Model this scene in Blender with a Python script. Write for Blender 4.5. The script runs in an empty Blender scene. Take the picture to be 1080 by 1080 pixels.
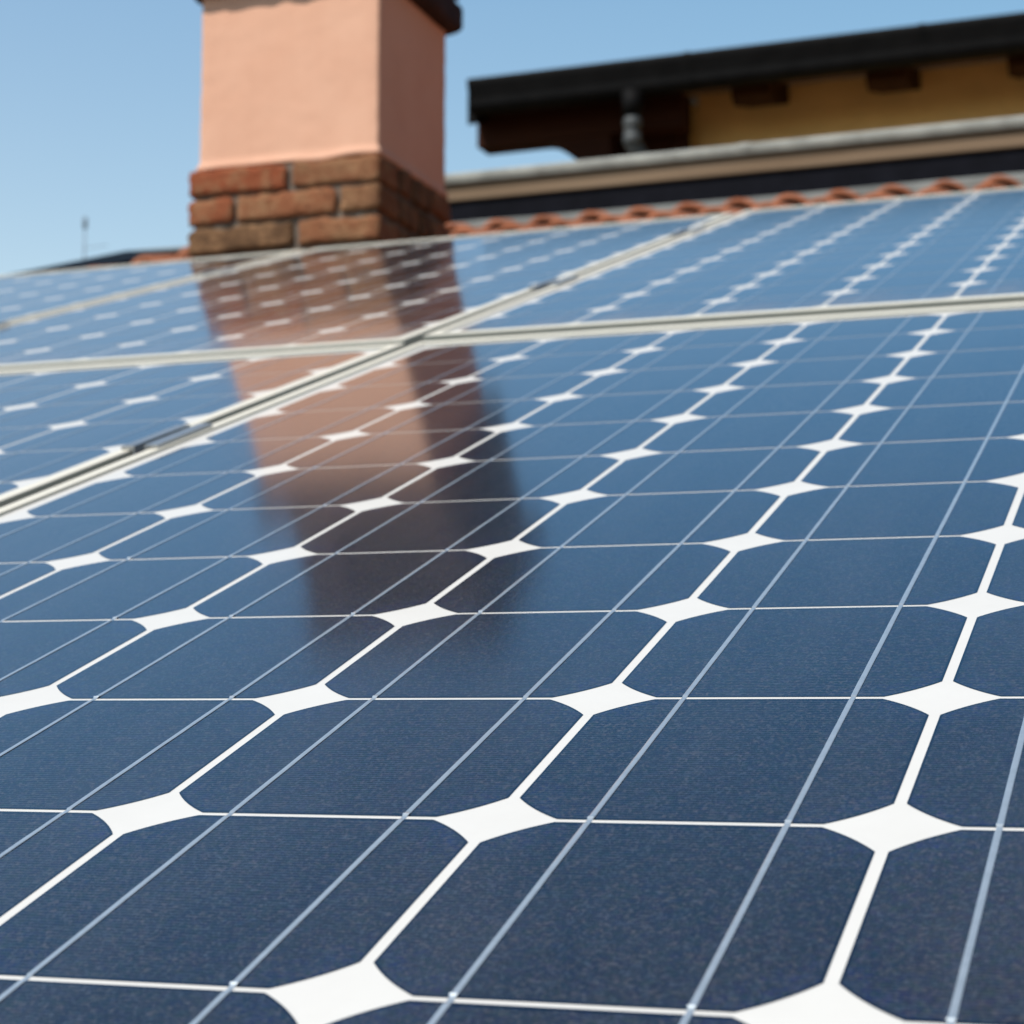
import bpy, bmesh, math, random
from mathutils import Vector, Matrix, noise
random.seed(7)
sc = bpy.context.scene
COL = sc.collection
R = math.radians
CELL = 0.127                      # one cell pitch, metres
LIFT = 5.2                        # height of the panel corner above the garden
ALPHA = R(18.143)                 # roof slope
CA, SA = math.cos(ALPHA), math.sin(ALPHA)

# ------------------------------------------------------------------ camera
cam_d = bpy.data.cameras.new('camera')
cam = bpy.data.objects.new('camera', cam_d)
COL.objects.link(cam)
right = Vector((0.94281, 0.33333, 0.0))
down = Vector((-0.03321, 0.09393, -0.99502))
fwd = Vector((-0.33167, 0.93812, 0.09963))
m = Matrix((right, -down, -fwd)).transposed().to_4x4()
m.translation = Vector((0.22154, -0.48919, 0.07417 + LIFT))
cam.matrix_world = m
cam_d.sensor_width = 36.0
cam_d.lens = 36.0 * 2102.98 / 1080.0
cam_d.clip_start = 0.02
cam_d.clip_end = 2000
cam_d.dof.use_dof = True
cam_d.dof.focus_distance = 0.76
cam_d.dof.aperture_fstop = 19.5
sc.camera = cam

# ------------------------------------------------------------------ sky, sun, exposure
SUN = Vector((-0.28, -0.55, 0.79)).normalized()
w = bpy.data.worlds.new('World')
sc.world = w
w.use_nodes = True
nt = w.node_tree
bg = nt.nodes['Background']
sky = nt.nodes.new('ShaderNodeTexSky')
sky.sky_type = 'NISHITA'
sky.sun_disc = False
sky.sun_elevation = math.asin(SUN.z)
sky.sun_rotation = math.atan2(SUN.x, SUN.y)
sky.altitude = 100
sky.air_density = 1.0
sky.dust_density = 0.4
sky.ozone_density = 1.6
tc = nt.nodes.new('ShaderNodeTexCoord')
sx = nt.nodes.new('ShaderNodeSeparateXYZ')
nt.links.new(tc.outputs['Generated'], sx.inputs[0])
cr = nt.nodes.new('ShaderNodeValToRGB')      # clear-air colour by height above the horizon
els = cr.color_ramp.elements
els[0].position, els[0].color = 0.02, (0.52, 0.53, 0.50, 1)
els[1].position, els[1].color = 0.80, (0.19, 0.43, 0.54, 1)
for p_, c_ in ((0.17, (0.79, 0.76, 0.66)), (0.34, (0.70, 0.785, 0.75)), (0.47, (0.44, 0.72, 0.80)), (0.60, (0.29, 0.57, 0.69))):
    e_ = els.new(p_)
    e_.color = (*c_, 1)
nt.links.new(sx.outputs[2], cr.inputs[0])
tint = nt.nodes.new('ShaderNodeVectorMath')
tint.operation = 'MULTIPLY'
nt.links.new(cr.outputs[0], tint.inputs[1])
nt.links.new(sky.outputs[0], tint.inputs[0])
nt.links.new(tint.outputs[0], bg.inputs[0])
bg.inputs[1].default_value = 0.15
t2 = nt.nodes.new('ShaderNodeVectorMath')
t2.operation = 'SCALE'
t2.inputs['Scale'].default_value = 1.5
# milkier air towards the sun's side of the sky
mr = nt.nodes.new('ShaderNodeMapRange')
nt.links.new(sx.outputs[0], mr.inputs[0])
mr.inputs[1].default_value, mr.inputs[2].default_value = -0.08, -0.60
mr.inputs[3].default_value, mr.inputs[4].default_value = 0.0, 1.0
mx = nt.nodes.new('ShaderNodeMix')
mx.data_type = 'RGBA'
nt.links.new(mr.outputs[0], mx.inputs[0])
mx.inputs[6].default_value = (1.03, 1.06, 1.0, 1)
mx.inputs[7].default_value = (1.30, 1.16, 1.06, 1)
t3 = nt.nodes.new('ShaderNodeVectorMath')
t3.operation = 'MULTIPLY'
nt.links.new(tint.outputs[0], t3.inputs[0])
nt.links.new(mx.outputs[2], t3.inputs[1])
# sky dimmed on the unseen right side, added to weaken the fill light
m2 = nt.nodes.new('ShaderNodeMapRange')
nt.links.new(sx.outputs[0], m2.inputs[0])
m2.inputs[1].default_value, m2.inputs[2].default_value = 0.05, 0.75
m2.inputs[3].default_value, m2.inputs[4].default_value = 1.0, 0.42
t4 = nt.nodes.new('ShaderNodeVectorMath')
t4.operation = 'SCALE'
nt.links.new(t3.outputs[0], t4.inputs[0])
nt.links.new(m2.outputs[0], t4.inputs['Scale'])
nt.links.new(t4.outputs[0], t2.inputs[0])
nt.links.new(t2.outputs[0], bg.inputs[0])
sd = bpy.data.lights.new('sun', 'SUN')
sd.energy = 4.8
sd.angle = R(0.53)
sd.color = (1.0, 0.95, 0.88)
so = bpy.data.objects.new('sun', sd)
COL.objects.link(so)
so.rotation_euler = SUN.to_track_quat('Z', 'Y').to_euler()
so.location = SUN * 30
sc.view_settings.view_transform = 'Standard'
sc.view_settings.look = 'None'
sc.view_settings.gamma = 1
sc.view_settings.exposure = 0.0
sc.render.engine = 'CYCLES'
sc.cycles.max_bounces = 6
sc.render.resolution_x = sc.render.resolution_y = 1024

# ------------------------------------------------------------------ node helpers
class Mat:
    def __init__(s, name):
        s.m = bpy.data.materials.new(name)
        s.m.use_nodes = True
        s.t = s.m.node_tree
        s.b = s.t.nodes['Principled BSDF']
        s._tc = None
    def n(s, typ, **kw):
        nd = s.t.nodes.new(typ)
        for k, v in kw.items():
            setattr(nd, k, v)
        return nd
    def put(s, sock, val):
        if isinstance(val, bpy.types.NodeSocket):
            s.t.links.new(val, sock)
        elif isinstance(val, (tuple, list)) and len(val) == 3 and sock.type == 'RGBA':
            sock.default_value = (*val, 1)
        else:
            sock.default_value = val
    def set(s, **kw):
        for k, v in kw.items():
            s.put(s.b.inputs[k.replace('_', ' ')], v)
        return s
    def obj(s):
        if not s._tc:
            s._tc = s.n('ShaderNodeTexCoord')
        return s._tc.outputs['Object']
    def pos(s):
        return s.n('ShaderNodeNewGeometry').outputs['Position']
    def noise(s, vec, scale, detail=3, rough=0.55, out='Fac'):
        nd = s.n('ShaderNodeTexNoise')
        s.put(nd.inputs['Vector'], vec)
        nd.inputs['Scale'].default_value = scale
        nd.inputs['Detail'].default_value = detail
        nd.inputs['Roughness'].default_value = rough
        return nd.outputs[out]
    def mapv(s, vec, scale=(1, 1, 1), rot=(0, 0, 0)):
        nd = s.n('ShaderNodeMapping')
        s.put(nd.inputs['Vector'], vec)
        nd.inputs['Scale'].default_value = scale
        nd.inputs['Rotation'].default_value = rot
        return nd.outputs[0]
    def math(s, op, a, b=0.0, clamp=False):
        nd = s.n('ShaderNodeMath', operation=op)
        nd.use_clamp = clamp
        s.put(nd.inputs[0], a)
        s.put(nd.inputs[1], b)
        return nd.outputs[0]
    def ramp(s, fac, lo, hi, a=0.0, b=1.0):
        nd = s.n('ShaderNodeMapRange')
        s.put(nd.inputs[0], fac)
        nd.inputs[1].default_value = lo
        nd.inputs[2].default_value = hi
        nd.inputs[3].default_value = a
        nd.inputs[4].default_value = b
        return nd.outputs[0]
    def mix(s, fac, a, b, mode='MIX'):
        nd = s.n('ShaderNodeMix', data_type='RGBA', blend_type=mode)
        s.put(nd.inputs[0], fac)
        s.put(nd.inputs[6], a)
        s.put(nd.inputs[7], b)
        return nd.outputs[2]
    def bump(s, h, strength=0.3, dist=0.01):
        nd = s.n('ShaderNodeBump')
        nd.inputs['Strength'].default_value = strength
        nd.inputs['Distance'].default_value = dist
        s.put(nd.inputs['Height'], h)
        return nd.outputs[0]
    def sep(s, vec):
        nd = s.n('ShaderNodeSeparateXYZ')
        s.put(nd.inputs[0], vec)
        return nd.outputs

def plain(name, col, rough=0.6, metallic=0.0, var=0.25, scale=8.0, bump=0.0, bscale=60.0, bdist=0.004, spec=0.3):
    M = Mat(name)
    p = M.obj()
    f = M.noise(p, scale, 5)
    c = M.mix(M.ramp(f, 0.3, 0.7), tuple(x * (1 - var) for x in col), tuple(min(1, x * (1 + var)) for x in col))
    M.set(Base_Color=c, Roughness=rough, Metallic=metallic, Specular_IOR_Level=spec)
    if bump:
        M.set(Normal=M.bump(M.noise(p, bscale, 4), bump, bdist))
    return M.m

COAT_IOR = 1.46
COAT_R = 0.072
def coat(M, dirt=None):
    rr = COAT_R
    if dirt is not None:
        rr = M.math('ADD', M.math('MULTIPLY', dirt, 0.25), COAT_R)
    M.set(Coat_Weight=1.0, Coat_Roughness=rr, Coat_IOR=COAT_IOR, Specular_IOR_Level=0.0, Roughness=0.7)

def slope_v(M):
    """distance up the roof slope in cells, and the two in-plane coordinates"""
    x, y, z = M.sep(M.pos())
    v = M.math('ADD', M.math('MULTIPLY', y, CA / CELL), M.math('MULTIPLY', M.math('SUBTRACT', z, LIFT), SA / CELL))
    return x, v

def dirt_mask(M):
    """silt left by rain above the lower frames of the upper panels, plus faint overall dust streaks"""
    x, v = slope_v(M)
    p = M.pos()
    band = M.math('MULTIPLY', M.ramp(v, 11.5, 11.62), M.ramp(v, 11.75, 12.75, 1.0, 0.0))
    nz = M.ramp(M.noise(M.mapv(p, (1, 0.35, 0.35)), 16, 5, 0.65), 0.30, 0.62)
    silt = M.math('MULTIPLY', band, nz)
    up = M.ramp(v, 11.5, 13.5)
    st = M.ramp(M.noise(M.mapv(p, (0.6, 2.2, 2.2)), 5.5, 5, 0.6), 0.50, 0.78, 0.0, 0.28)
    dust = M.math('MULTIPLY', up, st)
    film = M.ramp(M.noise(M.mapv(p, (9, 1.6, 1.6)), 3.0, 5, 0.6), 0.42, 0.80, 0.0, 0.055)
    vo = M.n('ShaderNodeTexVoronoi')
    M.put(vo.inputs['Vector'], p)
    vo.inputs['Scale'].default_value = 8.0
    keep = M.math('GREATER_THAN', M.sep(vo.outputs['Color'])[0], 0.62)
    size = M.math('ADD', M.math('MULTIPLY', M.sep(vo.outputs['Color'])[1], 0.011), 0.004)
    wob = M.math('MULTIPLY', M.noise(p, 420, 2), 0.012)
    spot = M.math('MULTIPLY', M.math('LESS_THAN', M.math('ADD', vo.outputs['Distance'], wob), M.math('ADD', size, 0.004)), keep)
    fine = M.math('MAXIMUM', film, M.math('MULTIPLY', spot, 0.42))
    return M.math('MAXIMUM', M.math('MAXIMUM', M.math('MULTIPLY', silt, 0.8), dust), fine)

# --- monocrystalline cell under its glass
def mat_cell():
    M = Mat('cell_glass_over_blue_silicon')
    o = M.obj()
    ox, oy, oz = M.sep(o)
    pz = M.pos()
    rnd = M.n('ShaderNodeObjectInfo').outputs['Random']
    base = M.mix(rnd, (0.0040, 0.0048, 0.0085), (0.0060, 0.0068, 0.0120))
    # blue rim where the anti-reflection layer thins towards the cut corners
    ex = M.math('ABSOLUTE', ox); ey = M.math('ABSOLUTE', oy)
    rim = M.math('ADD', ex, ey)
    base = M.mix(M.ramp(rim, 0.080, 0.106, 0, 0.5), base, (0.005, 0.011, 0.042))
    # mottled crystal texture: each colour channel wanders a little on its own
    def mottle(scale, amt, det):
        n = M.noise(pz, scale, det, 0.6, 'Color')
        v = M.n('ShaderNodeVectorMath', operation='SUBTRACT')
        M.put(v.inputs[0], n); v.inputs[1].default_value = (0.5, 0.5, 0.5)
        k = M.n('ShaderNodeVectorMath', operation='SCALE')
        M.put(k.inputs[0], v.outputs[0]); k.inputs['Scale'].default_value = amt
        q = M.n('ShaderNodeVectorMath', operation='ADD')
        M.put(q.inputs[0], k.outputs[0]); q.inputs[1].default_value = (1, 1, 1)
        return q.outputs[0]
    base = M.mix(1.0, base, mottle(190, 2.6, 2), 'MULTIPLY')
    base = M.mix(1.0, base, mottle(520, 3.0, 1), 'MULTIPLY')
    # glints of the textured glass, painted as bright specks in the base colour
    spark = M.math('ADD', M.ramp(M.noise(pz, 900, 1, 0.5), 0.54, 0.68, 0, 0.75), M.ramp(M.noise(pz, 540, 1, 0.5), 0.54, 0.70, 0, 0.6), True)
    base = M.mix(M.math('MULTIPLY', spark, 0.75), base, M.mix(M.ramp(M.noise(pz, 240, 1), 0.40, 0.60), (0.054, 0.064, 0.082), (0.092, 0.076, 0.074)))
    # silver fingers, about two millimetres apart
    ph = M.math('FRACT', M.math('MULTIPLY', M.math('ADD', oy, 1.0), 1 / 0.00205))
    d = M.math('ABSOLUTE', M.math('SUBTRACT', ph, 0.5))
    fing = M.ramp(d, 0.05, 0.13, 1.0, 0.0)
    # the printed grid stops a millimetre short of the cell's edge
    rad = M.math('SQRT', M.math('ADD', M.math('MULTIPLY', ox, ox), M.math('MULTIPLY', oy, oy)))
    inner = M.math('MULTIPLY', M.math('LESS_THAN', rad, 0.0745), M.math('LESS_THAN', M.math('MAXIMUM', ex, ey), 0.0606))
    base = M.mix(M.math('MULTIPLY', M.math('MULTIPLY', fing, inner), 0.5), base, (0.115, 0.112, 0.115))
    base = M.mix(M.math('SUBTRACT', 1.0, inner), base, (0.004, 0.005, 0.010))
    dm = dirt_mask(M)
    base = M.mix(dm, base, (0.25, 0.225, 0.21))
    M.set(Base_Color=base)
    coat(M, dm)
    M.set(Specular_IOR_Level=0.16, Specular_Tint=(0.15, 0.40, 1.0, 1.0), Roughness=0.3)
    # pressed solar glass: a very fine grain
    bn = M.bump(M.noise(pz, 620, 2, 0.6), 0.045, 0.0006)
    M.set(Coat_Normal=bn)
    return M.m

def mat_backsheet():
    M = Mat('white_backsheet_under_glass')
    f = M.noise(M.pos(), 45, 4)
    c = M.mix(f, (0.605, 0.570, 0.525), (0.655, 0.620, 0.575))
    dm = dirt_mask(M)
    c = M.mix(M.math('MULTIPLY', dm, 0.55), c, (0.42, 0.40, 0.36))
    M.set(Base_Color=c)
    coat(M, dm)
    M.set(Coat_Weight=0.35)
    return M.m

def mat_busbar():
    M = Mat('tinned_ribbon_under_glass')
    f = M.noise(M.mapv(M.pos(), (1, 1, 1)), 170, 3)
    c = M.mix(f, (0.40, 0.44, 0.47), (0.58, 0.62, 0.65))
    M.set(Base_Color=c, Metallic=0.55)
    coat(M)
    M.set(Roughness=0.38)
    return M.m

def mat_frame():
    M = Mat('anodised_aluminium')
    p = M.pos()
    f = M.noise(p, 14, 5, 0.6)
    c = M.mix(f, (0.70, 0.625, 0.50), (0.76, 0.70, 0.585))
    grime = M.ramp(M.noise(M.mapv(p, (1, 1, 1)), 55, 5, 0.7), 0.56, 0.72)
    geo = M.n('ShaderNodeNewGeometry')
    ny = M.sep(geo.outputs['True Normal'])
    flank = M.ramp(ny[2], 0.75, 0.55, 0.0, 1.0)     # side walls darkened: shade of the gaps put into the colour
    side = M.ramp(ny[1], -0.75, -0.9, 0.0, 1.0)     # darker grey-green on faces turned down the slope
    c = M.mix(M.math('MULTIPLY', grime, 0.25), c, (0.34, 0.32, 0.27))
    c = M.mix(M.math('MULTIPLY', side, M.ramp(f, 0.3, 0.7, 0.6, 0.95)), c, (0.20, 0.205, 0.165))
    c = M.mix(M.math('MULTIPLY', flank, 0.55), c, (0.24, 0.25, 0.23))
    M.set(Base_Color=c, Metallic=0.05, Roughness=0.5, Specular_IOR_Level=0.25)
    return M.m

def mat_stucco():
    M = Mat('pink_lime_stucco')
    p = M.obj()
    f = M.noise(p, 7, 6, 0.6)
    c = M.mix(M.ramp(f, 0.3, 0.7), (0.665, 0.355, 0.235), (0.72, 0.405, 0.275))
    st = M.ramp(M.noise(M.mapv(p, (14, 14, 1.1)), 2.0, 4), 0.5, 0.75, 0, 0.16)
    c = M.mix(st, c, (0.60, 0.30, 0.19))
    h = M.math('ADD', M.noise(p, 130, 5, 0.65), M.math('MULTIPLY', M.noise(p, 18, 3), 1.4))
    M.set(Base_Color=c, Roughness=0.92, Normal=M.bump(h, 0.22, 0.005), Specular_IOR_Level=0.2)
    return M.m

def mat_brick():
    M = Mat('old_red_brick')
    at = M.n('ShaderNodeAttribute', attribute_name='tone')
    p = M.obj()
    t = at.outputs['Fac']
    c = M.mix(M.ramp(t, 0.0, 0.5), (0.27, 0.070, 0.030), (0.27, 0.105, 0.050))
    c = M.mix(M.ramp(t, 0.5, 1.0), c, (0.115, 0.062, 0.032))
    f = M.noise(p, 28, 5, 0.65)
    c = M.mix(M.ramp(f, 0.46, 0.66, 0, 0.85), c, (0.33, 0.175, 0.088))
    g = M.ramp(M.noise(p, 75, 4, 0.7), 0.56, 0.72)
    c = M.mix(M.math('MULTIPLY', g, 0.7), c, (0.10, 0.05, 0.03))
    h = M.math('ADD', M.noise(p, 160, 5, 0.7), M.noise(p, 40, 3))
    M.set(Base_Color=c, Roughness=0.95, Normal=M.bump(h, 0.8, 0.006), Specular_IOR_Level=0.15)
    return M.m

def mat_tile():
    M = Mat('terracotta')
    p = M.obj()
    x, y, z = M.sep(p)
    cx = M.math('FLOOR', M.math('MULTIPLY', x, 1 / 0.1625))
    cy = M.math('FLOOR', M.math('MULTIPLY', y, 1 / 0.34))
    cmb = M.n('ShaderNodeCombineXYZ')
    M.put(cmb.inputs[0], cx); M.put(cmb.inputs[1], cy)
    wn = M.n('ShaderNodeTexWhiteNoise', noise_dimensions='2D')
    M.put(wn.inputs['Vector'], cmb.outputs[0])
    c = M.mix(wn.outputs['Value'], (0.27, 0.088, 0.040), (0.39, 0.150, 0.080))
    c = M.mix(M.ramp(M.noise(p, 14, 5, 0.65), 0.45, 0.75, 0, 0.6), c, (0.20, 0.105, 0.07))
    M.set(Base_Color=c, Roughness=0.92, Normal=M.bump(M.noise(p, 90, 4), 0.5, 0.004), Specular_IOR_Level=0.2)
    return M.m

def mat_wood(name, c0, c1, axis):
    M = Mat(name)
    p = M.obj()
    s = [26, 26, 26]; s[axis] = 1.6
    f = M.noise(M.mapv(p, tuple(s)), 1.0, 5, 0.6)
    M.set(Base_Color=M.mix(M.ramp(f, 0.3, 0.7), c0, c1), Roughness=0.85, Specular_IOR_Level=0.1, Normal=M.bump(f, 0.4, 0.004))
    return M.m

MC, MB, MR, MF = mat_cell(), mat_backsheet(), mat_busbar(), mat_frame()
M_STUCCO, M_BRICK, M_TILE = mat_stucco(), mat_brick(), mat_tile()
M_MORTAR = plain('lime_mortar', (0.15, 0.12, 0.095), 0.95, var=0.35, scale=30, bump=0.6, bscale=120)
M_CAPDARK = plain('soot_browned_terracotta', (0.026, 0.012, 0.009), 0.85, var=0.45, scale=22, bump=0.6, bscale=70, bdist=0.006)
M_SOOT = plain('soot', (0.008, 0.007, 0.007), 0.95)
M_STEEL = plain('galvanised_steel', (0.085, 0.088, 0.088), 0.6, metallic=0.4, var=0.12, scale=40)
M_CLAMP = plain('clamp_aluminium', (0.40, 0.41, 0.42), 0.4, metallic=0.7, var=0.08, scale=60)
M_RAIL = plain('mill_aluminium', (0.55, 0.56, 0.56), 0.45, metallic=0.6, var=0.12, scale=20)
M_MAST = plain('grey_painted_mast', (0.20, 0.25, 0.30), 0.7)
M_LEAD = plain('weathered_lead', (0.165, 0.165, 0.15), 0.8, metallic=0.0, var=0.25, scale=6, bump=0.3, bscale=14, bdist=0.02)
M_RIM = plain('weathered_zinc_capping', (0.30, 0.295, 0.26), 0.75, metallic=0.0, var=0.28, scale=10)
M_TAN = mat_wood('weathered_fascia_board', (0.16, 0.105, 0.065), (0.225, 0.155, 0.10), 0)
M_BAND = plain('bitumen_felt', (0.006, 0.006, 0.009), 0.85, var=0.3, scale=12, spec=0.08)
M_BLACK = plain('black_coated_metal', (0.006, 0.0055, 0.0055), 0.6, var=0.3, scale=10, spec=0.06)
M_DARKWOOD = mat_wood('dark_brown_timber', (0.026, 0.008, 0.004), (0.042, 0.014, 0.007), 0)
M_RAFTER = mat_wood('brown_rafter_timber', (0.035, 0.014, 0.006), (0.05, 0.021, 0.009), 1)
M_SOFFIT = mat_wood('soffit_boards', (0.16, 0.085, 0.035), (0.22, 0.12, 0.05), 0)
M_OCHRE = plain('ochre_render', (0.78, 0.52, 0.22), 0.95, var=0.10, scale=4, bump=0.4, bscale=110)
M_WALL = plain('pale_render', (0.58, 0.44, 0.34), 0.95, var=0.12, scale=3, bump=0.4, bscale=90)
M_GLASS = plain('dark_window_glass', (0.03, 0.035, 0.04), 0.08, var=0.1)
M_SHUT = mat_wood('green_shutter_paint', (0.035, 0.075, 0.045), (0.05, 0.10, 0.06), 0)

# ------------------------------------------------------------------ mesh helpers
def link(name, bm, mat, parent=None, smooth=False, recalc=True):
    if recalc:
        bmesh.ops.recalc_face_normals(bm, faces=bm.faces)
    me = bpy.data.meshes.new(name)
    bm.to_mesh(me)
    bm.free()
    if smooth:
        for p in me.polygons:
            p.use_smooth = True
    me.materials.append(mat)
    o = bpy.data.objects.new(name, me)
    COL.objects.link(o)
    if parent:
        o.parent = parent
    return o

def empty(name, loc, label, cat, group=None, rot=(0, 0, 0)):
    o = bpy.data.objects.new(name, None)
    o.empty_display_size = 0.1
    COL.objects.link(o)
    o.location = loc
    o.rotation_euler = rot
    o['label'] = label
    o['category'] = cat
    if group:
        o['group'] = group
    return o

def tag(o, label, cat, group=None):
    o['label'] = label
    o['category'] = cat
    if group:
        o['group'] = group
    return o

def box(bm, x0, x1, y0, y1, z0, z1, bev=0.0):
    vs = [bm.verts.new((x, y, z)) for x in (x0, x1) for y in (y0, y1) for z in (z0, z1)]
    fs = [(0, 1, 3, 2), (4, 6, 7, 5), (0, 4, 5, 1), (2, 3, 7, 6), (0, 2, 6, 4), (1, 5, 7, 3)]
    f = [bm.faces.new([vs[i] for i in q]) for q in fs]
    if bev:
        ed = list({e for a in f for e in a.edges})
        bmesh.ops.bevel(bm, geom=ed, offset=bev, segments=2, affect='EDGES', profile=0.6)

def extrude_profile(bm, pts, axis, a0, a1, closed=True):
    """pts: 2D profile; axis 'x': pts are (y,z); axis 'y': (x,z)"""
    def mk(p, a):
        return (a, p[0], p[1]) if axis == 'x' else (p[0], a, p[1])
    A = [bm.verts.new(mk(p, a0)) for p in pts]
    B = [bm.verts.new(mk(p, a1)) for p in pts]
    n = len(pts)
    for i in range(n if closed else n - 1):
        j = (i + 1) % n
        bm.faces.new((A[i], A[j], B[j], B[i]))
    if closed:
        bm.faces.new(A)
        bm.faces.new(B[::-1])

def tube(bm, path, radii, seg=14, cap=True):
    rings = []
    P = [Vector(p) for p in path]
    for i, p in enumerate(P):
        d = (P[min(i + 1, len(P) - 1)] - P[max(i - 1, 0)]).normalized()
        u = d.orthogonal().normalized()
        ref = Vector((1, 0, 0)) if abs(d.x) < 0.9 else Vector((0, 1, 0))
        u = (ref - d * ref.dot(d)).normalized()
        v = d.cross(u)
        r = radii[i] if isinstance(radii, (list, tuple)) else radii
        rings.append([bm.verts.new(p + (u * math.cos(2 * math.pi * k / seg) + v * math.sin(2 * math.pi * k / seg)) * r) for k in range(seg)])
    for a, b in zip(rings, rings[1:]):
        for k in range(seg):
            bm.faces.new((a[k], a[(k + 1) % seg], b[(k + 1) % seg], b[k]))
    if cap:
        bm.faces.new(rings[0])
        bm.faces.new(rings[-1][::-1])

def plane_point(u, v, wv):
    """panel-plane coordinates (cells) -> world"""
    u, v, wv = u * CELL, v * CELL, wv * CELL
    return Vector((u, v * CA - wv * SA, v * SA + wv * CA + LIFT))

# ------------------------------------------------------------------ the ground
def build_ground():
    M = Mat('dry_earth_and_grass')
    p = M.pos()
    c = M.mix(M.noise(p, 0.8, 6, 0.6), (0.075, 0.055, 0.026), (0.12, 0.082, 0.042))
    c = M.mix(M.ramp(M.noise(p, 25, 4), 0.4, 0.8, 0, 0.5), c, (0.07, 0.075, 0.03))
    M.set(Base_Color=c, Roughness=1.0, Normal=M.bump(M.noise(p, 40, 4), 0.6, 0.05))
    bm = bmesh.new()
    n = 24
    g = [[bm.verts.new((-600 + 1200 * i / n, -600 + 1200 * j / n, 0)) for j in range(n + 1)] for i in range(n + 1)]
    for i in range(n):
        for j in range(n):
            bm.faces.new((g[i][j], g[i + 1][j], g[i + 1][j + 1], g[i][j + 1]))
    o = link('ground', bm, M.m)
    o['kind'] = 'structure'
build_ground()

# ------------------------------------------------------------------ the house under the panels
RIDGE_V = 48.73
TILE_W = -1.02                        # top of the tile rolls below the panel glass, in cells
HX0, HX1 = -3.44, 2.75

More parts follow.
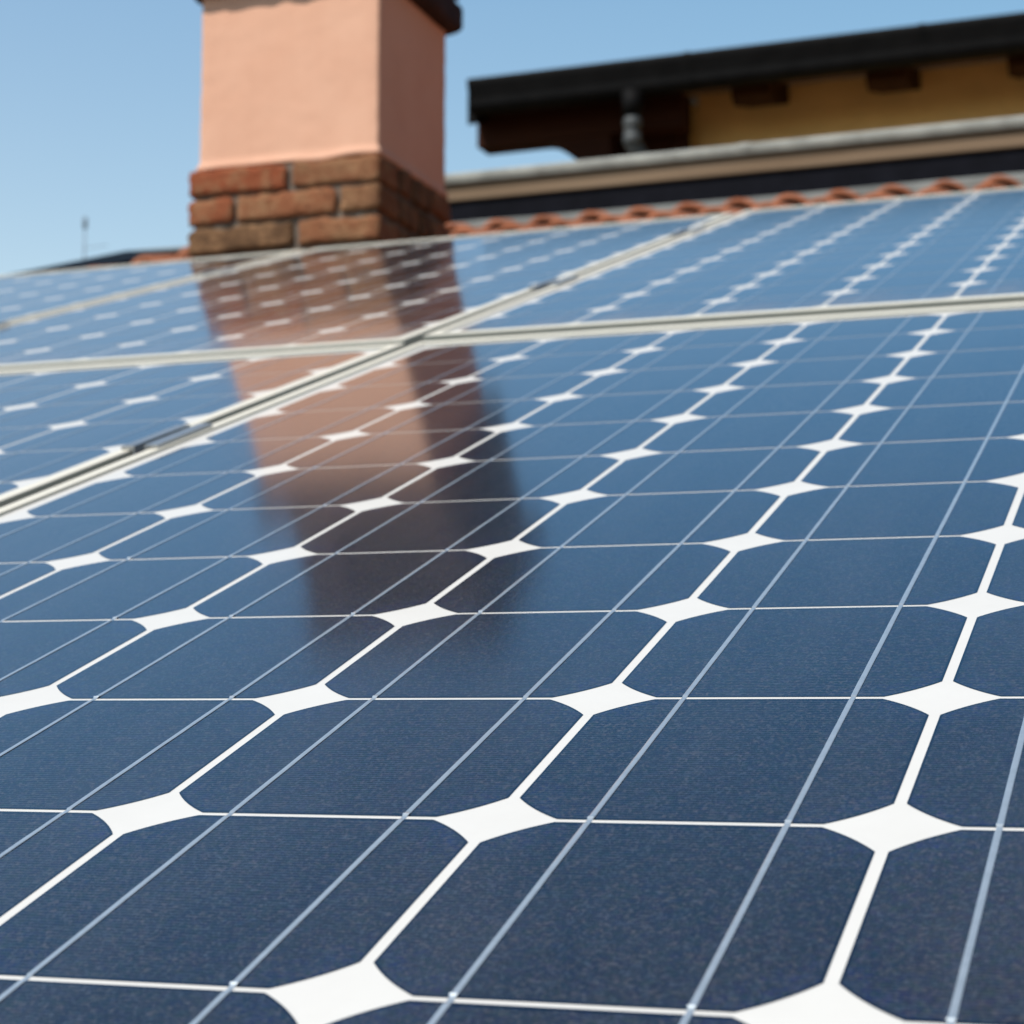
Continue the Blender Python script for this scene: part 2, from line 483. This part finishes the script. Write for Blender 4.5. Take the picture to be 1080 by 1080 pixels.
def build_house():
    h = empty('house', (-0.5, 2.4, 0), 'tiled house whose sloping terracotta roof carries all the solar panels', 'house')
    off = Vector((-0.5, 2.4, 0))
    # roof tiles: rolls along the slope in overlapping courses
    bm = bmesh.new()
    P, CR = 0.1625, 0.34
    v_lo, v_hi = -7.0 * CELL, RIDGE_V * CELL
    ncol = 36
    nrow = int((v_hi - v_lo) / CR)
    top = TILE_W * CELL
    def prof(k, n):
        t = k / n                     # one roll plus its channel
        if t < 0.86:
            return 0.052 * math.sin(math.pi * t / 0.86) ** 0.62
        return -0.012 * math.sin(math.pi * (t - 0.86) / 0.14)
    SEG = 14
    XT = -0.3618 - 0.43 * P - 17 * P
    def pt(x, v, wz):
        return (x - off.x, v * CA - wz * SA - off.y, v * SA + wz * CA + LIFT)
    for r in range(nrow):
        va = v_hi - (r + 1) * CR
        vb = va + (0.16 if r == 0 else CR + 0.05)
        for lay in range(1):
            rows = []
            jit = [random.uniform(-0.006, 0.006) for _ in range(ncol)]
            for (vv, dw) in ((va, -0.014), (va, 0.0), (va + 0.5 * CR, -0.015), (vb, -0.032)):
                row = []
                for c in range(ncol):
                    for k in range(SEG):
                        x = XT + P * (c + k / SEG)
                        row.append(bm.verts.new(pt(x, vv + jit[c], top - 0.052 + prof(k, SEG) * (1.0 if dw > -0.03 else 0.86) + dw)))
                rows.append(row)
            for a, b in zip(rows, rows[1:]):
                for i in range(len(a) - 1):
                    bm.faces.new((a[i], a[i + 1], b[i + 1], b[i]))
    roof = link('roof', bm, M_TILE, h, smooth=False)
    for p in roof.data.polygons:
        p.use_smooth = abs(p.normal.z) > 0.3
    # deck below the tiles
    bm = bmesh.new()
    dz = -0.115
    a = [pt(HX0 + .01, v_lo + .03, top + dz), pt(HX1 - .05, v_lo + .03, top + dz), pt(HX1 - .05, v_hi - 0.04, top + dz), pt(HX0 + .01, v_hi - 0.04, top + dz)]
    A = [bm.verts.new(q) for q in a]
    B = [bm.verts.new((q[0], q[1], q[2] - 0.12)) for q in a]
    for i in range(4):
        bm.faces.new((A[i], A[(i + 1) % 4], B[(i + 1) % 4], B[i]))
    bm.faces.new(A); bm.faces.new(B[::-1])
    link('roof_deck', bm, M_SOFFIT, h)
    # ridge flashing in lead
    bm = bmesh.new()
    ry = v_hi * CA - top * SA - off.y
    rz = v_hi * SA + top * CA + LIFT
    n = 60
    prv = None
    for i in range(n + 1):
        x = HX0 + 0.02 + (HX1 - HX0 - 0.04) * i / n - off.x
        d = 0.006 * noise.noise((x * 3, 1.3, 0.2))
        cur = [bm.verts.new((x, ry - 0.235, rz - 0.125)), bm.verts.new((x, ry - 0.232, rz - 0.092 + d)), bm.verts.new((x, ry - 0.20, rz - 0.074 + d)),
               bm.verts.new((x, ry - 0.03, rz - 0.072 + d)), bm.verts.new((x, ry + 0.0, rz - 0.20))]
        if prv:
            for k in range(4):
                bm.faces.new((prv[k], prv[k + 1], cur[k + 1], cur[k]))
        prv = cur
    link('ridge_flashing', bm, M_LEAD, h, smooth=False)
    # left verge trim, black metal, running down the rake
    bm = bmesh.new()
    vs = []
    for vv in (v_lo - 0.02, v_hi - 0.2):
        q = [(HX0 - 0.055, -0.16), (HX0 - 0.055, -0.012), (HX0 - 0.02, -0.006), (HX0 + 0.235, -0.016), (HX0 + 0.235, -0.10), (HX0 - 0.04, -0.16)]
        vs.append([bm.verts.new(pt(x, vv, top + z)) for x, z in q])
    for i in range(6):
        j = (i + 1) % 6
        bm.faces.new((vs[0][i], vs[0][j], vs[1][j], vs[1][i]))
    bm.faces.new(vs[0]); bm.faces.new(vs[1][::-1])
    link('verge_trim', bm, M_BLACK, h)
    # walls: front eave wall, back wall, gables as one shell
    yf, yb = v_lo * CA + 0.35, v_hi * CA - 0.02
    bm = bmesh.new()
    def rz_at(y):
        return (y / CA) * SA + (top + dz - 0.13) / CA + LIFT
    x0, x1 = HX0 + 0.12, HX1 - 0.12
    q = [(yf, 0), (yb, 0), (yb, rz_at(yb)), (yf, rz_at(yf))]
    A = [bm.verts.new((x0 - off.x, y - off.y, z)) for y, z in q]
    B = [bm.verts.new((x1 - off.x, y - off.y, z)) for y, z in q]
    for i in range(4):
        bm.faces.new((A[i], A[(i + 1) % 4], B[(i + 1) % 4], B[i]))
    bm.faces.new(A); bm.faces.new(B[::-1])
    link('wall', bm, M_WALL, h)
    return h
build_house()

# ------------------------------------------------------------------ solar panels
def cell_mesh():
    hu, hv = (1 - 0.031) / 2 * CELL, (1 - 0.0195) / 2 * CELL
    rad = 0.0755
    bm = bmesh.new()
    vs = []
    for q in range(4):
        sx, sy = [(1, 1), (-1, 1), (-1, -1), (1, -1)][q]
        a0 = math.acos(hu / rad)
        a1 = math.asin(hv / rad)
        seg = 10
        pts = [(rad * math.cos(a0 + (a1 - a0) * k / seg) * sx, rad * math.sin(a0 + (a1 - a0) * k / seg) * sy) for k in range(seg + 1)]
        if q in (1, 3):
            pts = pts[::-1]
        vs += [bm.verts.new((x, y, 0.00015)) for x, y in pts]
    bm.faces.new(vs)
    me = bpy.data.meshes.new('cell')
    bm.to_mesh(me)
    bm.free()
    me.materials.append(MC)
    return me

def busbar_mesh(rows):
    bm = bmesh.new()
    wd = 0.00105
    prof = []
    g = 0.022 * CELL / 2
    for r in range(rows):
        a, b = r * CELL + g, (r + 1) * CELL - g
        q = random.random() ** 3
        prof += [(a - 0.0004, 0.00016, 0.9), (a + 0.0005, 0.00034 + 0.0002 * q, 0.97), (a + 0.0012, 0.00048 + 0.0005 * q, 1.0 + 0.3 * q), (a + 0.0022, 0.00047 + 0.00012 * q, 1.0 + 0.1 * q), (a + 0.0034, 0.00046, 1.0)]
        n = 9
        for j in range(1, n):
            f = j / n
            prof.append((a + 0.0034 + (b - a - 0.0048) * f, 0.00046 + random.uniform(-0.00003, 0.00004), 1.0 + random.uniform(-0.04, 0.04)))
        prof += [(b - 0.0012, 0.00046, 1.0), (b + 0.0002, 0.00020, 0.95)]
    prv = None
    for v, z, k in prof:
        cur = [bm.verts.new((-wd * k, v, z - 0.00012)), bm.verts.new((-wd * 0.7 * k, v, z)), bm.verts.new((wd * 0.7 * k, v, z)), bm.verts.new((wd * k, v, z - 0.00012))]
        if prv:
            for k in range(3):
                bm.faces.new((prv[k], prv[k + 1], cur[k + 1], cur[k]))
        prv = cur
    me = bpy.data.meshes.new('busbar')
    bm.to_mesh(me)
    bm.free()
    me.materials.append(MR)
    return me

NU, NV = 6, 12
MARG, FW, FWV, LIP, DEPTH = 0.075, 0.085, 0.15, 0.018, 0.315    # in cells
CELL_ME, BUS_ME = cell_mesh(), [busbar_mesh(NV) for _ in range(6)]

def panel(u0, v0, w0, label):
    t = empty('solar_panel', plane_point(u0, v0, w0), label, 'solar panel', 'framed solar panels on the roof', rot=(ALPHA, 0, 0))
    L, H = NU * CELL, NV * CELL
    o = (MARG + FW) * CELL
    oy = (MARG + FWV) * CELL
    fw, lip, dp = FW * CELL, LIP * CELL, DEPTH * CELL
    c = 0.0006
    # profile: distance in from the outer edge, height
    pr = [(fw * 2.2, -dp), (0, -dp), (0, -dp * 0.62), (0.0008, -dp * 0.60), (0.0008, -dp * 0.56), (0, -dp * 0.54),
          (0, lip - c), (c, lip), (fw - c, lip), (fw, lip - c), (fw, 0.00002)]
    bm = bmesh.new()
    rings = []
    for d, z in pr:
        dv = d * FWV / FW if d > 0.002 else d
        if abs(d - (fw - c)) < 1e-6:
            dv = FWV * CELL - c
        rings.append([bm.verts.new(q) for q in ((-o + d, -oy + dv, z), (L + o - d, -oy + dv, z), (L + o - d, H + oy - dv, z), (-o + d, H + oy - dv, z))])
    for a, b in zip(rings, rings[1:]):
        for k in range(4):
            bm.faces.new((a[k], a[(k + 1) % 4], b[(k + 1) % 4], b[k]))
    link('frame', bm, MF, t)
    e = o - fw + 0.002
    bm = bmesh.new()
    ev = oy - FWV * CELL + 0.002
    box(bm, -e, L + e, -ev, H + ev, -0.005, 0.0)
    link('backsheet', bm, MB, t)
    for i in range(NU):
        for s in (0.25, 0.75):
            b = bpy.data.objects.new('busbar', random.choice(BUS_ME))
            COL.objects.link(b)
            b.parent = t
            b.location = ((i + s) * CELL, 0, 0)
        for j in range(NV):
            cobj = bpy.data.objects.new('cell', CELL_ME)
            COL.objects.link(cobj)
            cobj.parent = t
            cobj.location = ((i + 0.5) * CELL, (j + 0.5) * CELL, 0)
            cobj.rotation_euler = (0, 0, math.pi if random.random() < 0.5 else 0)
    return t

panel(-4.0, -1.0, 0.0, 'largest solar panel filling the foreground, crossed by the dark end of the chimney reflection')
panel(-10.442, -1.018, 0.0, 'lower left solar panel behind the mid clamp, only its corner in view')
panel(-4.028, 11.588, 0.03, 'upper right solar panel directly beyond the foreground one, below the yellow building')
panel(-10.521, 11.567, 0.012, 'upper middle solar panel mirroring the pink chimney just in front of the chimney')
panel(-17.06, 11.65, 0.0, 'upper far left solar panel, mostly mirroring plain sky left of the chimney')

# mounting rails under the panels, standing on hooks
def rail(v, u0, u1, label):
    t = empty('mounting_rail', plane_point(u0, v, -DEPTH), label, 'mounting rail', 'rails under the panels', rot=(ALPHA, 0, 0))
    bm = bmesh.new()
    Lr = (u1 - u0) * CELL
    extrude_profile(bm, [(-0.02, -0.0425), (0.02, -0.0425), (0.02, -0.0025), (0.006, -0.0025), (0.006, -0.012), (-0.006, -0.012), (-0.006, -0.0025), (-0.02, -0.0025)], 'x', 0, Lr)
    link('rail_profile', bm, M_RAIL, t)
    for k in range(3):
        bm = bmesh.new()
        x = Lr * (0.12 + 0.38 * k)
        box(bm, x - 0.015, x + 0.015, -0.02, 0.02, -0.155, -0.0425)
        box(bm, x - 0.015, x + 0.015, 0.02, 0.12, -0.155, -0.149)
        link('roof_hook', bm, M_STEEL, t)
rail(1.6, -10.6, 2.1, 'aluminium rail under the lower panels, hidden in the near gap')
rail(7.15, -10.6, 2.1, 'aluminium rail under the mid clamp between the lower panels')
rail(15.15, -17.2, 2.1, 'aluminium rail under the nearer clamp of the upper panels')
rail(20.75, -17.2, 2.1, 'aluminium rail under the upper panels nearest the chimney')

# mid clamps: hat-shaped aluminium pieces holding neighbouring frames
def clamp(u_l, u_r, w_l, w_r, v, label, length=0.09):
    """u_l / u_r: outer edges of the left and right frame"""
    um = (u_l + u_r) / 2
    t = empty('mid_clamp', plane_point(um, v, 0.0), label, 'panel clamp', 'clamps between neighbouring panels', rot=(ALPHA, 0, 0))
    gl, gr = (u_l - um) * CELL + 0.0008, (u_r - um) * CELL - 0.0008
    zl, zr = (w_l + LIP) * CELL + 0.0003, (w_r + LIP) * CELL + 0.0003
    th = 0.0028
    fl = 0.0085
    bot = -0.018
    P = [(gl - fl, zl), (gl, zl), (gl, bot), (gr, bot), (gr, zr), (gr + fl, zr),
         (gr + fl, zr + th), (gr - th, zr + th), (gr - th, bot + th), (gl + th, bot + th), (gl + th, zl + th), (gl - fl, zl + th)]
    bm = bmesh.new()
    extrude_profile(bm, P, 'y', -length / 2, length / 2)
    link('clamp_body', bm, M_CLAMP, t)
    bm = bmesh.new()
    ring = []
    tube(bm, [(0, 0, bot + th), (0, 0, bot + th + 0.007)], [0.0062, 0.0062], 6)
    tube(bm, [(0, 0, bot + th + 0.0001), (0, 0, bot + th + 0.0016)], [0.0078, 0.0078], 18)
    link('bolt', bm, M_STEEL, t)
EO = MARG + FW
clamp(-4.442 + EO, -4.0 - EO, 0.0, 0.0, 7.12, 'shiny hat shaped clamp gripping the two lower panel frames')
clamp(-4.521 + EO, -4.028 - EO, 0.012, 0.03, 15.15, 'nearer small clamp in the gap right of the mirrored chimney')
clamp(-4.521 + EO, -4.028 - EO, 0.012, 0.03, 20.75, 'farther small clamp high in the gap between the upper panels')
clamp(-17.06 + 6 + EO, -10.521 - EO, 0.0, 0.012, 15.15, 'blurred clamp in the far left gap, nearer one', 0.06)
clamp(-17.06 + 6 + EO, -10.521 - EO, 0.0, 0.012, 20.75, 'blurred clamp in the far left gap, beside the chimney reflection', 0.06)

# ------------------------------------------------------------------ chimney
def build_chimney():
    X0, X1, Y0, Y1 = -1.644, -1.260, 2.935, 3.288
    zb = LIFT + 0.62
    t = empty('chimney', ((X0 + X1) / 2, (Y0 + Y1) / 2, zb), 'pink stuccoed chimney on a red brick base with dark brown cap', 'chimney')
    cx, cy = t.location.x, t.location.y
    # stucco shaft: subdivided so the faces are not dead flat, flared lip at the foot
    ZS, ZT = 1.134 + LIFT - zb, 1.51 + LIFT - zb
    bm = bmesh.new()
    hx, hy = (X1 - X0) / 2, (Y1 - Y0) / 2
    nz, ns = 40, 24
    rings = []
    prof = [(0.000, -0.006), (0.000, 0.004), (0.004, 0.0065), (0.010, 0.004), (0.018, 0.0)]
    zs = [(ZS + a, b) for a, b in prof] + [(ZS + 0.018 + (ZT - ZS - 0.018) * k / nz, 0.0) for k in range(1, nz + 1)]
    def rr_path(hx, hy, rad):
        pts = []
        for (sx, sy, a0) in ((1, -1, -90), (1, 1, 0), (-1, 1, 90), (-1, -1, 180)):
            for k in range(5):
                a = R(a0 + 90 * k / 4)
                pts.append((sx * (hx - rad) + rad * math.cos(a), sy * (hy - rad) + rad * math.sin(a)))
            # intermediate side points
            nsx, nsy = {(1, -1): (1, 1), (1, 1): (-1, 1), (-1, 1): (-1, -1), (-1, -1): (1, -1)}[(sx, sy)]
            p0 = pts[-1]
            a = R(a0 + 90)
            p1 = (nsx * (hx - rad) + rad * math.cos(a), nsy * (hy - rad) + rad * math.sin(a))
            for k in range(1, ns):
                f = k / ns
                pts.append((p0[0] + (p1[0] - p0[0]) * f, p0[1] + (p1[1] - p0[1]) * f))
        return pts
    for z, ex in zs:
        ring = []
        for (x, y) in rr_path(hx + ex, hy + ex, 0.006):
            q = Vector((x, y, z))
            d = 0.0009 * noise.noise(q * 9) + 0.0008 * noise.noise(q * 40)
            dz = 0.004 * noise.noise(Vector((x * 14, y * 14, 3.1))) if ex > 0.001 or z < ZS + 0.02 else 0
            nrm = Vector((x / hx, y / hy, 0))
            nrm = Vector((nrm.x if abs(nrm.x) > .97 else 0, nrm.y if abs(nrm.y) > .97 else 0, 0))
            ring.append(bm.verts.new(q + nrm * d + Vector((0, 0, dz))))
        rings.append(ring)
    n = len(rings[0])
    for a, b in zip(rings, rings[1:]):
        for k in range(n):
            bm.faces.new((a[k], a[(k + 1) % n], b[(k + 1) % n], b[k]))
    bm.faces.new(rings[0][::-1]); bm.faces.new(rings[-1])
    link('shaft', bm, M_STUCCO, t, smooth=True)

    # brick base: individual rough bricks around a mortar core
    bx0, bx1, by0, by1 = -1.660 - cx, -1.252 - cx, 2.921 - cy, 3.303 - cy
    bm = bmesh.new()
    box(bm, bx0 + 0.010, bx1 - 0.010, by0 + 0.010, by1 - 0.010, 0.0, ZS - 0.004)
    link('mortar', bm, M_MORTAR, t)
    bm = bmesh.new()
    tone = bm.faces.layers.float.new('tone_f')
    J = 0.010
    ROW = 0.0585
    tones = []
    def brick(x0, x1, y0, y1, z0, z1, tn):
        tmp = bmesh.new()
        nx = max(2, int((x1 - x0) / 0.010)); ny = max(2, int((y1 - y0) / 0.010)); nzz = 6
        box(tmp, 0, 1, 0, 1, 0, 1)
        # grid-like subdivision
        for axis, cnt in ((0, nx), (1, ny), (2, nzz)):
            for k in range(1, cnt):
                co = [0.5, 0.5, 0.5]; co[axis] = k / cnt
                no = [0, 0, 0]; no[axis] = 1
                bmesh.ops.bisect_plane(tmp, geom=list(tmp.verts) + list(tmp.edges) + list(tmp.faces), plane_co=co, plane_no=no)
        seed = random.uniform(0, 50)
        mp = {}
        sk = [random.uniform(-0.0035, 0.0035) for _ in range(4)]
        for vtx in tmp.verts:
            f = vtx.co.copy()
            p = Vector((x0 + (x1 - x0) * f.x, y0 + (y1 - y0) * f.y, z0 + (z1 - z0) * f.z))
            cen = Vector(((x0 + x1) / 2, (y0 + y1) / 2, (z0 + z1) / 2))
            p.z += sk[0] * (f.x - 0.5) + sk[1] * (f.y - .5)
            # round the edges
            edge = sum(1 for c in f if c < 1e-4 or c > 1 - 1e-4)
            amp = 0.0055 if edge >= 2 else 0.0026
            nn = noise.noise_vector(Vector((p.x * 34 + seed, p.y * 34, p.z * 34)))
            n2 = noise.noise_vector(Vector((p.x * 110 + seed, p.y * 110, p.z * 110)))
            p += nn * amp + n2 * amp * 0.6
            if edge >= 2:
                p += (cen - p).normalized() * 0.0022 * (edge - 1)
            mp[vtx] = bm.verts.new(p)
        for f in tmp.faces:
            nf = bm.faces.new([mp[v] for v in f.verts])
            nf[tone] = tn
        tmp.free()
    W = bx1 - bx0
    D = by1 - by0
    nrows = int((ZS - 0.003) / ROW)
    front_cuts = {0: [0.252], 1: [0.118, 0.375], 2: [0.27]}
    front_t = {0: [0.05, 0.62], 1: [0.18, 0.42, 0.75], 2: [0.97, 0.55]}
    TH = 0.10
    for r in range(nrows):
        z1 = ZS - 0.003 - r * ROW
        z0 = z1 - ROW + J
        cuts = front_cuts[r % 3]
        W_ = W
        xs = [0.0] + [c * W / 0.475 for c in cuts] + [W]
        for k in range(len(xs) - 1):
            tn = front_t[r % 3][k] if r < 3 else random.random()
            dx = random.uniform(-0.002, 0.002)
            brick(bx0 + xs[k] + (J / 2 if k else 0), bx0 + xs[k + 1] - (J / 2 if k < len(xs) - 2 else 0), by0 + dx, by0 + TH, z0, z1, tn)
            brick(bx0 + xs[k] + (J / 2 if k else 0), bx0 + xs[k + 1] - (J / 2 if k < len(xs) - 2 else 0), by1 - TH, by1, z0, z1, random.random())
        ys = [by0 + TH + J, by0 + TH + J + (D - 2 * TH - J) * (0.62 if r % 2 else 0.40), by1 - TH]
        for k in range(2):
            for (xa, xb) in ((bx0, bx0 + TH), (bx1 - TH, bx1)):
                brick(xa, xb, ys[k] + (0 if k == 0 else 0), ys[k + 1] - J, z0, z1, (0.35 if xa == bx0 else 0.86) + 0.14 * random.random())  # right-hand bricks get the darkest tones: that face's shade put into the colour
    tl = [f[tone] for f in bm.faces]
    bb = link('brick_base', bm, M_BRICK, t, smooth=True)
    at = bb.data.attributes.new('tone', 'FLOAT', 'FACE')
    for i, vv in enumerate(tl):
        at.data[i].value = vv

    # cap: rounded slab, open smoke chamber with corner posts, top slab
    def slab(name, ov, z0, z1, mat, dx=0.0):
        bm = bmesh.new()
        rings = []
        rad = 0.016
        for k in range(12):
            a = -90 + 90 * k / 5 if k < 6 else 90 * (k - 6) / 5
            e = rad * (math.cos(R(a)) - 1)
            z = (z0 + rad if k < 6 else z1 - rad) + rad * math.sin(R(a))
            ring = []
            for x, y in rr_path(hx + ov + e, hy + ov + e, 0.012):
                dd = 0.003 * noise.noise(Vector((x * 20, y * 20, z * 20 + z0 * 9)))
                do = 1 + 0.035 * noise.noise(Vector((x * 26, y * 26, z0 * 7)))
                ring.append(bm.verts.new((x * do + dx, y * do, z + dd)))
            rings.append(ring)
        n = len(rings[0])
        for a, b in zip(rings, rings[1:]):
            for k in range(n):
                bm.faces.new((a[k], a[(k + 1) % n], b[(k + 1) % n], b[k]))
        bm.faces.new(rings[0][::-1]); bm.faces.new(rings[-1])
        return link(name, bm, mat, t, smooth=True)
    L0 = LIFT - zb
    DX = 0.031
    slab('cap', 0.031, 1.489 + L0, 1.556 + L0, M_CAPDARK)
    bm = bmesh.new()
    for sx in (-1, 1):
        for sy in (-1, 1):
            xx, yy = DX + sx * (hx - 0.05), sy * (hy - 0.05)
            box(bm, xx - 0.05, xx + 0.05, yy - 0.05, yy + 0.05, 1.555 + L0, 1.805 + L0, 0.004)
    link('smoke_chamber', bm, M_CAPDARK, t)
    bm = bmesh.new()
    box(bm, DX - hx + 0.03, DX + hx - 0.03, -hy + 0.03, hy - 0.03, 1.5565 + L0, 1.802 + L0)
    link('flue', bm, M_SOOT, t)
    slab('top_slab', 0.03, 1.795 + L0, 1.875 + L0, M_CAPDARK, DX)
build_chimney()

# ------------------------------------------------------------------ terrace parapet behind the ridge
def build_parapet():
    yaw = R(-1.0)
    t = empty('parapet_wall', (-2.45, 6.02, 0), 'long low parapet with black band, tan board and pale metal capping behind roof tiles', 'wall', rot=(0, 0, yaw))
    Lp = 6.2
    z = LIFT
    bm = bmesh.new()
    box(bm, 0, Lp, 0.03, 0.30, 0, z + 1.955)
    link('wall_core', bm, M_WALL, t)
    bm = bmesh.new()
    box(bm, -0.004, Lp, 0.0, 0.027, z + 1.60, z + 1.883, 0.003)
    link('dark_band', bm, M_BAND, t)
    bm = bmesh.new()
    box(bm, -0.006, Lp, -0.013, 0.027, z + 1.8855, z + 1.940, 0.004)
    link('fascia_board', bm, M_TAN, t)
    # rolled metal capping in lengths
    bm = bmesh.new()
    seg = 0
    x = -0.02
    while x < Lp:
        x2 = min(x + 1.25, Lp)
        pts = [(-0.03, z + 1.947)]
        for k in range(9):
            a = R(200 - 20 * k)
            pts.append((-0.012 + 0.024 * math.cos(a), z + 1.9665 + 0.0195 * math.sin(a)))
        pts += [(0.32, z + 1.986), (0.32, z + 1.957), (0.0, z + 1.957), (0.0, z + 1.9445)]
        extrude_profile(bm, pts, 'x', x, x2 - 0.002)
        extrude_profile(bm, [(p[0] * 1.0 - 0.002, p[1] + 0.0025) for p in pts[1:10]] + [(0.0, z + 1.953)], 'x', x2 - 0.03, x2 + 0.012)
        x = x2
    link('metal_capping', bm, M_RIM, t)
build_parapet()

# ------------------------------------------------------------------ upper building
def build_upper():
    yaw = R(-1.3)
    ox, oy = -3.22, 8.573
    t = empty('building', (ox, oy, 0), 'ochre yellow building with black gutter and timber eaves at upper right', 'building', rot=(0, 0, yaw))
    z = LIFT
    Lx = 9.5
    slope = math.tan(R(15))
    OV = 0.62
    # gutter, boxy ogee profile
    G = [(0.0, 3.218), (0.014, 3.219), (0.016, 3.20), (0.105, 3.20), (0.105, 3.215), (0.115, 3.215), (0.115, 3.06), (0.075, 3.052),
         (0.035, 3.062), (0.022, 3.085), (0.018, 3.12), (0.006, 3.16), (-0.002, 3.185), (-0.004, 3.205)]
    bm = bmesh.new()
    extrude_profile(bm, [(a, b + z) for a, b in G], 'x', 0.0, Lx)
    x = 1.12
    while x < Lx:                                         # joint straps
        extrude_profile(bm, [(a - 0.003 if a < .06 else a + .001, b + z - (0.003 if b < 3.1 else -0.003)) for a, b in G], 'x', x, x + 0.028)
        x += 1.12
    link('gutter', bm, M_BLACK, t)
    # roof deck with soffit
    zs = 3.075
    bm = bmesh.new()
    extrude_profile(bm, [(0.117, z + zs), (3.2, z + zs + slope * 3.1), (3.2, z + zs + slope * 3.1 + 0.03), (0.117, z + zs + 0.03)], 'x', 0.0, Lx)
    link('soffit', bm, M_SOFFIT, t)
    bm = bmesh.new()
    n = 150
    prv = None
    for i in range(n + 1):
        xx = 0.02 + (Lx - 0.02) * i / n
        hh = 0.035 * abs(math.sin(i * math.pi / 4))
        cur = [bm.verts.new((xx, 0.10, z + 3.165 + hh)), bm.verts.new((xx, 3.2, z + 3.165 + slope * 3.1 + hh)),
               bm.verts.new((xx, 3.2, z + 3.107 + slope * 3.1)), bm.verts.new((xx, 0.118, z + 3.107))]
        if prv:
            for k in range(4):
                bm.faces.new((prv[k], prv[(k + 1) % 4], cur[(k + 1) % 4], cur[k]))
        else:
            bm.faces.new(cur)
        prv = cur
    bm.faces.new(prv[::-1])
    link('roof', bm, M_TILE, t)
    bm = bmesh.new()
    extrude_profile(bm, [(0.118, z + 3.02), (0.118, z + 3.17), (3.2, z + 3.17 + slope * 3.1), (3.2, z + 3.04 + slope * 3.1), (0.26, z + 3.075)], 'x', -0.045, -0.003)
    link('barge_board', bm, M_BLACK, t)
    # wall
    xw = 1.02
    bm = bmesh.new()
    box(bm, xw, Lx, OV, 3.1, 0, z + zs + slope * (OV - 0.117) - 0.006)
    box(bm, 0.55, xw - 0.002, OV + 0.6, 3.1, 0, z + zs + slope * (OV + 0.4) )
    link('wall', bm, M_OCHRE, t)
    # rafters, sloping with the roof
    def rafter(xc, wd):
        bm = bmesh.new()
        dp = 0.10
        e = 0.004
        y0, y1 = 0.20, OV - 0.002
        f = lambda y: z + zs + slope * (y - 0.117) - e
        extrude_profile(bm, [(y0, f(y0)), (y1, f(y1)), (y1, f(y1) - dp), (y0 + 0.05, f(y0 + .05) - dp), (y0, f(y0) - dp * 0.55)], 'x', xc - wd / 2, xc + wd / 2)
        link('rafter', bm, M_RAFTER, t)
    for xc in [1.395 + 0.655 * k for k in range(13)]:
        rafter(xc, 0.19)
    # outer purlin and curved corbel over the recess on the left
    bm = bmesh.new()
    box(bm, -0.05, xw + 0.02, 0.26, 0.42, z + 2.942, z + 3.108, 0.004)
    link('purlin', bm, M_DARKWOOD, t)
    bm = bmesh.new()
    pts = [(0.29, z + 2.9405)]
    for k in range(11):
        f = k / 10
        pts.append((0.31 + 0.24 * f, z + 2.938 - 0.135 * (3 * f * f - 2 * f ** 3)))
    pts += [(0.66, z + 2.79), (0.66, z + 2.9405)]
    extrude_profile(bm, pts, 'y', 0.27, 0.41)
    link('corbel', bm, M_DARKWOOD, t)
    # dark boarded recess between corbel and yellow wall
    bm = bmesh.new()
    x = 0.50
    while x < xw - 0.01:
        x2 = min(x + 0.14, xw - 0.003)
        box(bm, x, x2 - 0.004, 0.45, 0.49, z + 2.0, z + 3.158, 0.003)
        x = x2
    link('timber_screen', bm, M_DARKWOOD, t)
    # downpipe with collars
    bm = bmesh.new()
    px, py = 0.845, 0.055
    path = [(px, py, z + 3.06), (px, py, z + 2.93), (px - 0.004, py, z + 2.86), (px - 0.002, py + 0.005, z + 2.82), (px + 0.03, py + 0.04, z + 2.76), (px + 0.09, py + 0.10, z + 2.66), (px + 0.11, py + 0.14, z + 2.58), (px + 0.11, py + 0.15, z + 0.0)]
    tube(bm, path, [0.046, 0.040, 0.040, 0.042, 0.040, 0.040, 0.040, 0.040], 16)
    dpipe = link('downpipe', bm, M_STEEL, t, smooth=True)
    for zz in (2.915, 2.835):
        bm = bmesh.new()
        tube(bm, [(px, py, z + zz - 0.026), (px, py, z + zz - 0.018), (px, py, z + zz + 0.018), (px, py, z + zz + 0.026)], [0.041, 0.046, 0.046, 0.041], 18)
        link('collar', bm, M_STEEL, dpipe, smooth=True)
    bm = bmesh.new()
    tube(bm, [(px, py, z + 3.075), (px, py, z + 2.95)], [0.055, 0.048], 16)
    link('gutter_outlet', bm, M_BLACK, dpipe, smooth=True)
build_upper()

# ------------------------------------------------------------------ thin aerial mast far left
def build_mast():
    x, y = -4.545, 7.2
    t = empty('aerial_mast', (x, y, 0), 'thin pale aerial mast rising beyond the black roof edge', 'aerial')
    z = LIFT
    bm = bmesh.new()
    tube(bm, [(0, 0, 0), (0, 0, z + 1.0), (0, 0, z + 2.29)], [0.016, 0.006, 0.0042], 10)
    link('pole', bm, M_MAST, t, smooth=True)
    bm = bmesh.new()
    tube(bm, [(0, 0, z + 2.245), (0, 0, z + 2.25), (0, 0, z + 2.295), (0, 0, z + 2.30)], [0.005, 0.0105, 0.0105, 0.005], 12)
    link('mast_head', bm, M_MAST, t, smooth=True)
    bm = bmesh.new()
    tube(bm, [(0, 0, z + 2.155), (0.12, 0.0, z + 2.16)], [0.0018, 0.0018], 8)
    link('side_arm', bm, M_MAST, t, smooth=True)
build_mast()
